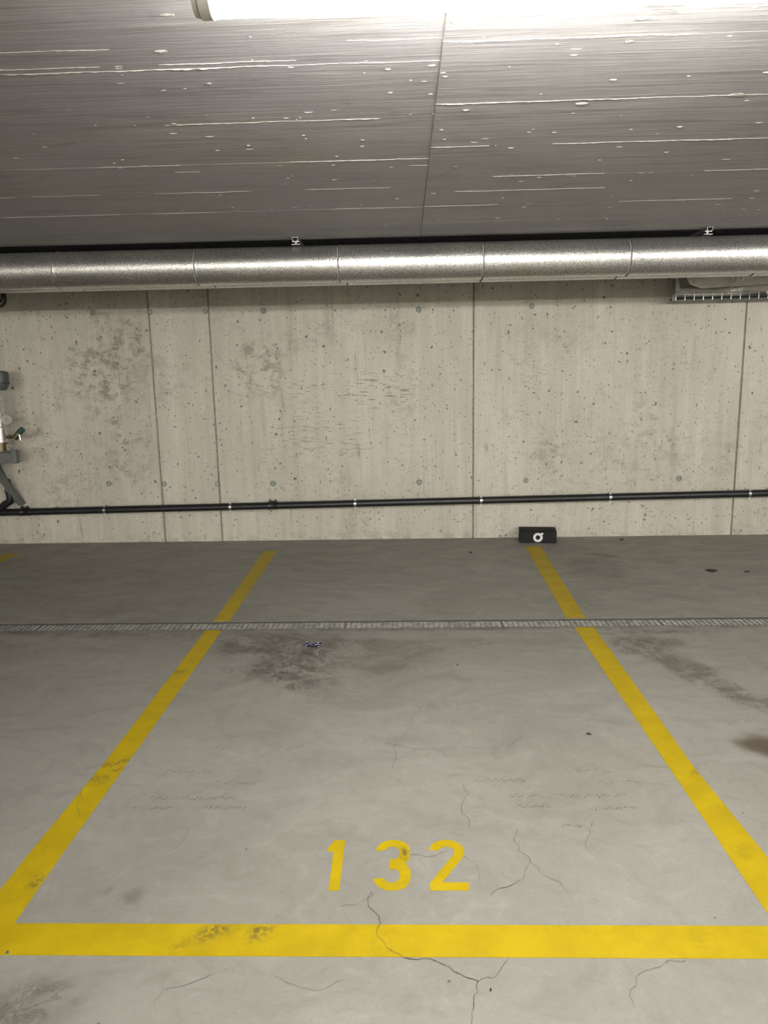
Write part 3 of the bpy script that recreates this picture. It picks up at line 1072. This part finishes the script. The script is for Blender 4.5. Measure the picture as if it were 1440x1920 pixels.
tag(painted('painted_line', [(fxy(1076, 1175)[0], DF), (fxy(1363, 1600)[0], fxy(1363, 1600)[1]), (fxy(1438, 1711)[0], BAR1), (fxy(1438, 1711)[0] + .122, BAR1),
                             fxy(1433, 1600), fxy(1302, 1440), (fxy(1113, 1175)[0], DF)][::-1],
            wear=((1308, 1450, .03, .03, .6), (1360, 1520, .06, .03, .25), (1390, 1600, .05, .05, .25))),
    'long yellow line right of the number, from the drain to the front bar', 'floor marking', 'painted bay lines')
tag(painted('painted_line', [(fxy(1062, 1159)[0], DB), (fxy(1098, 1159)[0], DB), fxy(1014, 1024), fxy(984, 1024)], wear=((1085, 1150, .05, .02, .4),)),
    'short yellow line right of the bay, running up to the black block', 'floor marking', 'painted bay lines')
p0, p1 = fxy(-8, 1064), fxy(38, 1037)
tag(painted('painted_line', [(-3.70, 5.2), (-3.58, 5.2), (-3.585, 6.62), (-3.715, 6.62)]),
    'yellow line end at the far left, below the black pipe', 'floor marking', 'painted bay lines')
xr = fxy(1438, 1711)[0] + .122
tag(painted('painted_line', [(LA_end[0] - .02, BAR0), (xr, BAR0), (xr, BAR1), (LA_end[0] - .02, BAR1)],
            wear=((402, 1745, .055, .045, 1), (382, 1760, .05, .04, .7), (488, 1747, .04, .045, .9), (440, 1738, .012, .012, .8), (340, 1775, .04, .02, .4), (1320, 1770, .06, .03, .2))),
    'wide yellow bar across the front of the bay', 'floor marking', 'painted bay lines')

DIG = {
    'digit_one': [(217, 207), (270, 142), (350, 142), (303, 520), (222, 520), (262, 228), (217, 228)],
    'digit_three': [(575, 222), (590, 195), (615, 168), (655, 148), (710, 140), (760, 146), (800, 163), (828, 190), (838, 220), (836, 265), (828, 290), (800, 320), (822, 340),
                    (838, 370), (842, 410), (836, 450), (815, 485), (780, 508), (730, 520), (680, 522), (635, 512), (595, 490), (568, 460), (558, 430), (640, 428), (652, 448),
                    (680, 462), (710, 464), (740, 450), (757, 425), (760, 395), (745, 370), (715, 360), (677, 358), (677, 288), (720, 286), (748, 270), (758, 245), (755, 215),
                    (740, 198), (710, 190), (675, 194), (655, 208), (640, 220)],
    'digit_two': [(975, 212), (990, 185), (1015, 160), (1055, 145), (1110, 139), (1160, 147), (1200, 165), (1230, 195), (1243, 225), (1238, 255), (1220, 285), (1075, 460),
                  (1275, 460), (1280, 520), (985, 520), (985, 465), (1150, 262), (1163, 243), (1167, 222), (1155, 205), (1125, 193), (1090, 192), (1060, 205), (1045, 222)],
}
num = thing('painted_number', on_z(745, 1622), 'yellow number 132 painted on the floor of the bay', 'number')
for nm, pts in DIG.items():
    out = [fxy(560 + a / 4, 1540 + b / 4) for a, b in pts]
    painted(nm, out, num, wear=((760, 1600, .022, .045, 1.0),) if nm == 'digit_three' else (), film=False)

# ================================================================== FLOOR DRAIN
edge = [-5.404 + k for k in range(11)]
for k, (a, b) in enumerate(zip(edge[:-1], edge[1:])):
    if k == 0:
        t0 = None
    lab = 'section of galvanised drain grating across the floor, number %s from the left of the frame' % ''
    names = ['outermost on the left side', 'at the left end of the picture', 'under the black pipe elbow side, left of the left bay line', 'just left of the left yellow line',
             'crossed by the left yellow line', 'right of the left yellow line, behind the oil stain', 'behind the right half of bay 132', 'crossed by the right yellow line',
             'just right of the right yellow line', 'outermost on the right side']
    t = thing('drain_grate', ((a + b) / 2, (DR0 + DR1) / 2, -0.03), 'galvanised drain grating section ' + names[k], 'drain grate', 'drain grating sections')
    fr_ = MB()
    for y0 in (DR0 + .001, DR1 - .007):
        fr_.box((a + .001, y0, -.032), (b - .001, y0 + .006, -.001))
    fr_.build('frame', M['bar'], t)
    yb0, yb1 = DR0 + .014, DR1 - .018
    br = MB()
    pitch = 0.0325
    m = int(1.0 / pitch)
    for i in range(m + 1):
        x = a + .004 + i * (0.992 / m)
        br.box((x - .0013, yb0, -.008), (x + .0013, yb1, -.003))
    for y in (yb0, yb1):
        br.box((a + .003, y - .0013, -.012), (b - .003, y + .0013, -.0035))
    tag(br.build('grating_bars', M['bar'], t), kind='stuff')
    MB().box((a + .001, yb0 - .003, -.012), (b - .001, yb1, -.0055)).build('silt_plate', M['lined'], t)

# ================================================================== TRAY AND BRANCH PIPES, UPPER RIGHT
TY0, TY1 = 6.72, 6.97
TZ = on_y(1300, 561.5, TY0).z
tx0, tx1 = on_y(1266, 560, TY0).x, 5.0
t = thing('cable_tray', ((tx0 + tx1) / 2, TY1, TZ), 'galvanised wire mesh cable tray high on the wall at the right', 'cable tray')
w = MB()
hts = [(TY0, TZ + .052), (TY0, TZ + .026), (TY0, TZ), (TY0 + .06, TZ), (TY0 + .12, TZ), (TY0 + .18, TZ), (TY1 - .01, TZ), (TY1 - .01, TZ + .052)]
for y, z in hts:
    w.tube([(tx0, y, z), (tx1, y, z)], .0028, 6)
w.build('long_wires', M['galv'], t, True)
x = tx0 + .005
while x < tx1:
    MB().tube([(x, TY0 - .003, TZ + .054), (x, TY0 - .003, TZ - .003), (x, TY1 - .01, TZ - .003), (x, TY1 - .01, TZ + .054)], .0028, 6).build('cross_wire', M['galv'], t, True)
    x += .078
for px in (1289, 1365, 1437):
    x = on_y(px, 555, TY0).x
    MB().box((x - .007, TY0 - .007, TZ + .036), (x + .007, TY0 - .001, TZ + .056)).build('clip', M['white'], t)
br = MB()
br.box((tx0 - .028, TY0 - .004, TZ - .006), (tx0 - .004, TY0 + .004, TZ + .17))
br.box((tx0 - .028, TY0 - .004, TZ - .010), (tx0 + .02, TY0 + .03, TZ - .005))
br.build('end_bracket', M['strut'], t)
cab = thing('cable_bundle', (tx0 + 1, TY0 + .1, TZ + .01), 'dark cables lying in the wire mesh tray', 'cables')
for i in range(7):
    y = TY0 + .035 + i * .028
    MB().tube([(tx0 + .02 + random.uniform(0, .05), y, TZ + .014), (tx0 + .6, y + random.uniform(-.01, .01), TZ + .016), (tx1, y, TZ + .014)], .009, 8).build('cable', M['matt_black'], cab, True)

# grey wrapped branch coming off behind the silver pipes
bq = thing('branch_pipe', (2.9, 6.3, 2.33), 'grey insulated branch pipe with an elbow behind the silver pipes at the right', 'pipe')
e0 = on_y(1318, 519, 6.28)
e1 = on_y(1470, 508, 6.28)
MB().tube([e0 + Vector((-.115, 0, .03)), e0 + Vector((-.105, 0, .028)), e0 + Vector((-.07, 0, .02)), e0, e1, e1 + Vector((1.2, 0, .0))], [.005, .05, .08, .09, .09, .09], 28).build('sleeve', M['grey_sleeve'], bq, True, auto=60)
g0 = on_y(1385, 519, 6.12)
for k, dx in enumerate((-.06, -.02, .02, .06)):
    MB().tube([g0 + Vector((dx, -.03, .03 + .01 * k)), g0 + Vector((dx + .03, -.03, .035 + .01 * k))], .082 - .004 * k, 24).build('elbow_segment', M['grey_sleeve'], bq, True)
bd = thing('flexible_duct', (2.9, 6.6, 2.3), 'slim grey insulated pipe bending up out of the cable tray', 'pipe')
pts = [on_y(x_, y_, Y_) for x_, y_, Y_ in ((1336, 541, 6.90), (1352, 538, 6.90), (1380, 531, 6.90), (1410, 523, 6.88), (1450, 512, 6.86), (1520, 500, 6.85))]
MB().tube(pts, [.03, .052, .055, .055, .055, .055], 20).build('sleeve', M['grey_sleeve'], bd, True)
ps = thing('wrapped_pipe', (2.9, 6.85, 2.22), 'pale wrapped pipe lying along the cable tray with a foil patch', 'pipe')
q0, q1, q2, q3 = on_y(1272, 547, 6.775), on_y(1335, 548, 6.775), on_y(1400, 541, 6.775), on_y(1540, 533, 6.775)
MB().tube([q0 + Vector((-.03, 0, .11)), q0 + Vector((-.012, 0, .05)), q0, q1, q2, q3], [.02, .026, .034, .036, .046, .046], 20).build('sleeve', M['pale_sleeve'], ps, True)
d = (q2 - q1).normalized()
f0 = q1 + d * .14
fv = MB()
pp = [f0 + d * (.012 * i) for i in range(10)]
fv.tube(pp, [.047 + random.uniform(-.003, .003) for _ in pp], 26)
o = fv.build('foil_tape', M['foil'], ps, True)
for v in o.data.vertices:
    v.co += Vector((random.uniform(-1, 1), random.uniform(-1, 1), random.uniform(-1, 1))) * .0022

# ================================================================== PIPEWORK AT THE LEFT EDGE
EQY = 6.78
pv = on_y(-4, 780, EQY)
t = thing('riser_pipe', (pv.x, EQY, 0.9), 'silver wrapped riser pipe with gauge and drain cock at the left edge', 'pipe')
zt, zm, zb = on_y(0, 740, EQY).z, on_y(0, 801, EQY).z, on_y(0, 829, EQY).z
rx = on_y(8, 780, EQY).x - pv.x
MB().tube([(pv.x, EQY, zm + .003), (pv.x, EQY, zt)], rx, 28).build('upper_jacket', M['stucco'], t, True)
MB().tube([(pv.x, EQY, zb), (pv.x, EQY, zm - .003)], rx, 28).build('lower_jacket', M['stucco'], t, True)
ztop = on_y(0, 730, EQY).z
MB().tube([(pv.x, EQY, zt), (pv.x, EQY, zt + .02), (pv.x, EQY, ztop + .12)], [rx * .8, rx * .5, rx * .5], 20).build('neck', M['grey_plastic'], t, True)
zn = on_y(0, 846, EQY).z
MB().tube([(pv.x, EQY, zb), (pv.x, EQY, zb - .02), (pv.x, EQY, zb - .022), (pv.x, EQY, zn)], [.055, .055, .042, .042], 12).build('union_nut', M['brass'], t, True)
gp = on_y(13, 787, EQY - .02)
g = MB().tube([(gp.x, EQY - .035, gp.z), (gp.x, EQY - .005, gp.z)], .042, 28).build('gauge', M['cap'], t, True)
MB().tube([(gp.x, EQY - .037, gp.z), (gp.x, EQY - .034, gp.z)], .036, 28).build('gauge_glass', M['glass'], g, True)
MB().tube([(gp.x, EQY - .0365, gp.z), (gp.x + .018, EQY - .0365, gp.z + .022)], .0018, 6).build('needle', M['matt_black'], g)
s0, s1 = on_y(8, 820, EQY), on_y(28, 819, EQY)
ck = MB().tube([s0, s0.lerp(s1, .4), s0.lerp(s1, .42), s0.lerp(s1, .6), s0.lerp(s1, .62), s1], [.012, .012, .018, .018, .012, .014], 14).build('drain_cock', M['brass'], t, True)
b0, b1, b2 = on_y(28, 822, EQY), on_y(34, 814, EQY), on_y(43, 804, EQY)
MB().tube([b0, b1, b1.lerp(b2, .3)], [.026, .026, .022], 16).build('valve_body', M['brass'], ck, True)
MB().tube([b1.lerp(b2, .2), b1.lerp(b2, .25), b2], [.02, .028, .026], 16).build('valve_knob', M['teal'], ck, True)
l0, l1 = on_y(36, 815, EQY - .03), on_y(39, 826, EQY - .03)
MB().tube([l0, l1], .008, 8).build('lever', M['steel'], ck, True)

hd = on_y(-3, 712, EQY - .03)
hw = on_y(12.5, 712, EQY - .03).x - hd.x
z0, z1 = on_y(0, 731, EQY - .03).z, on_y(0, 695, EQY - .03).z
MB().tube([(hd.x, EQY, z0 - .004), (hd.x, EQY, z0), (hd.x, EQY, z0 + .05), (hd.x, EQY, z1 - .03), (hd.x, EQY, z1 - .008), (hd.x, EQY, z1)],
          [hw * .55, hw * .62, hw * .95, hw, hw * .85, hw * .4], 28).build('motor_head', M['grey_plastic'], t, True)
MB().tube([(hd.x, EQY, z0 + .055), (hd.x, EQY, z0 + .062)], hw * 1.01, 28, caps=False).build('band', M['matt_black'], t, True)

a0 = on_y(-60, 850, EQY)
a1 = on_y(32, 858, EQY)
t = thing('wall_bracket', (a0.x, WALL_Y, a1.z), 'grey steel wall bracket with a diagonal brace at the left edge', 'bracket')
zt2, zb2 = on_y(20, 846, EQY).z, on_y(20, 869, EQY).z
arm = MB()
arm.box((a0.x - .3, EQY - .02, zt2 - .012), (a1.x, EQY + .025, zt2))
arm.add([(a0.x - .3, EQY - .02, zb2 - .06), (a1.x, EQY - .02, zb2 + .012), (a1.x, EQY - .02, zt2 - .014), (a0.x - .3, EQY - .02, zt2 - .014),
         (a0.x - .3, EQY + .02, zb2 - .06), (a1.x, EQY + .02, zb2 + .012), (a1.x, EQY + .02, zt2 - .014), (a0.x - .3, EQY + .02, zt2 - .014)],
        [(0, 1, 2, 3), (7, 6, 5, 4), (0, 4, 5, 1), (1, 5, 6, 2), (2, 6, 7, 3), (3, 7, 4, 0)])
arm.build('arm', M['strut'], t, bevel=.003)
MB().box((a1.x - .04, EQY - .028, zb2), (a1.x + .006, EQY + .03, zt2 + .012)).build('end_plate', M['strut'], t, bevel=.004)
c0, c1 = on_y(-40, 842, EQY - .04), on_y(42, 946, WALL_Y - .03)
dr = (c1 - c0)
sx = dr.normalized().cross(Vector((0, 1, 0))).normalized() * .028
sy = Vector((0, .022, 0))
MB().add([c0 - sx - sy, c0 + sx - sy, c0 + sx + sy, c0 - sx + sy, c1 - sx - sy, c1 + sx - sy, c1 + sx + sy, c1 - sx + sy],
         [(0, 1, 2, 3), (7, 6, 5, 4), (0, 4, 5, 1), (1, 5, 6, 2), (2, 6, 7, 3), (3, 7, 4, 0)]).build('brace', M['strut'], t)
fp = on_y(40, 951, WALL_Y)
MB().box((fp.x - .03, WALL_Y - .006, fp.z - .02), (fp.x + .03, WALL_Y + .002, fp.z + .03)).build('foot_plate', M['galv'], t)

HY = WALL_Y - .08
h0, h1, h2, h3, h4 = on_y(-6, 866, HY), on_y(12, 901, HY), on_y(16, 912, HY), on_y(19, 936, HY), on_y(-8, 963, HY)
t = drain_pipe
MB().tube([h0 + Vector((-.25, 0, .35)), h0, h1], .018, 14).build('hose', M['grey_plastic'], t, True)
MB().tube([h1 + Vector((-.006, 0, .006)), h2, h3 + Vector((-.01, 0, .06))], [.036, .034, .032], 20).build('socket', M['black'], t, True)
cv = [h2, h2.lerp(h3, .6), h3 + Vector((0.004, 0, .02)), h3 + Vector((-.004, 0, -.02)), h3.lerp(h4, .35), h4]
MB().tube(cv, .034, 20).build('elbow', M['black'], t, True)
MB().tube([on_y(7, 921, HY - .03), on_y(22, 921, HY - .03)], .006, 8).build('screw', M['galv'], t, True)

cl = thing('cable_loop', on_y(0, 560, 6.5), 'loop of black cable hanging under the silver pipes at the left edge', 'cable')
L = []
for i in range(15):
    a = math.pi * (0.05 - 1.1 * i / 14)
    c = on_y(0, 562, 6.5)
    L.append(Vector((c.x + .055 * math.cos(a) - .01, 6.5, c.z + .065 * math.sin(a) + .01)))
L = [L[0] + Vector((0, 0, .25))] + L + [L[-1] + Vector((-.02, 0, .25))]
MB().tube(L, .013, 10).build('cable', M['matt_black'], cl, True)
L2 = [p + Vector((-.035, .02, .025)) for p in L]
MB().tube(L2, .010, 10).build('cable', M['matt_black'], cl, True)

# ================================================================== LITTER
wr = on_z(586, 1212)
bm = bmesh.new()
bmesh.ops.create_grid(bm, x_segments=12, y_segments=8, size=1)
for v in bm.verts:
    u, w_ = v.co.x, v.co.y
    x = u * .050 + .006 * math.sin(w_ * 3)
    y = w_ * .026 - u * .022
    z = .010 + .008 * math.sin(u * 3.1 + w_ * 2) * math.cos(w_ * 2.5) + random.uniform(-.002, .002) + .006 * (u > 0)
    v.co = Vector((x, y, max(z, .002)))
me = bpy.data.meshes.new('foil_wrapper')
bm.to_mesh(me)
bm.free()
me.materials.append(M['wrapper'])
o = bpy.data.objects.new('foil_wrapper', me)
o.location = (wr.x, wr.y, 0.0005)
col.objects.link(o)
so = o.modifiers.new('thick', 'SOLIDIFY')
so.thickness = .0008
tag(o, 'crumpled blue and silver wrapper lying beside the oil stain', 'wrapper')


def scrap(name, px, py, rx_, ry_, h, mat, label, cat, a=0.0):
    c = on_z(px, py)
    n = 9
    out = []
    for k in range(n):
        an = 2 * math.pi * k / n
        j = random.uniform(.6, 1.15)
        out.append((rx_ * j * math.cos(an), ry_ * j * math.sin(an)))
    vs = [(x * math.cos(a) - y * math.sin(a), x * math.sin(a) + y * math.cos(a), 0.0002) for x, y in out]
    vs += [(x * .7, y * .7, h * random.uniform(.6, 1)) for x, y, _ in vs]
    fs = [tuple(range(n - 1, -1, -1)), tuple(range(n, 2 * n))] + [(i, (i + 1) % n, n + (i + 1) % n, n + i) for i in range(n)]
    o = new_obj(name, vs, fs, mat)
    o.location = (c.x, c.y, 0)
    tag(o, label, cat)


scrap('dry_leaf', 1335, 1070, .055, .05, .008, M['crumb'], 'dark dry leaf on the floor at the right, near the wall', 'leaf', .4)
scrap('dry_leaf', 1401, 1072, .028, .018, .006, M['crumb'], 'small dark leaf scrap nearest the right edge of the picture', 'leaf', .1)
scrap('dry_leaf', 1166, 1012, .022, .03, .01, M['leaf'], 'brown leaf scrap at the foot of the wall right of the black block', 'leaf')
scrap('dry_leaf', 882, 1036, .018, .03, .008, M['crumb'], 'dark crumb of leaf left of the black block', 'leaf')
scrap('flat_disc', 1104, 1376, .0125, .014, .002, M['crumb'], 'flat round dark blob on the bare floor inside the right yellow line', 'blob')
scrap('grit_crumb', 920, 1857, .0035, .0045, .006, M['crumb'], 'black crumb beside the crack in front of the yellow bar', 'crumb')
scrap('grit_crumb', 14, 1787, .006, .006, .006, M['grey_plastic'], 'grey crumb on the left end of the yellow bar', 'crumb')
scrap('grit_crumb', 858, 1247, .006, .007, .006, M['crumb'], 'dark crumb on the floor right of the oil stain', 'crumb')
scrap('pale_chip', 896, 1147, .009, .012, .004, M['paint'], 'tiny yellow chip behind the drain', 'chip')

bpy.context.view_layer.update()
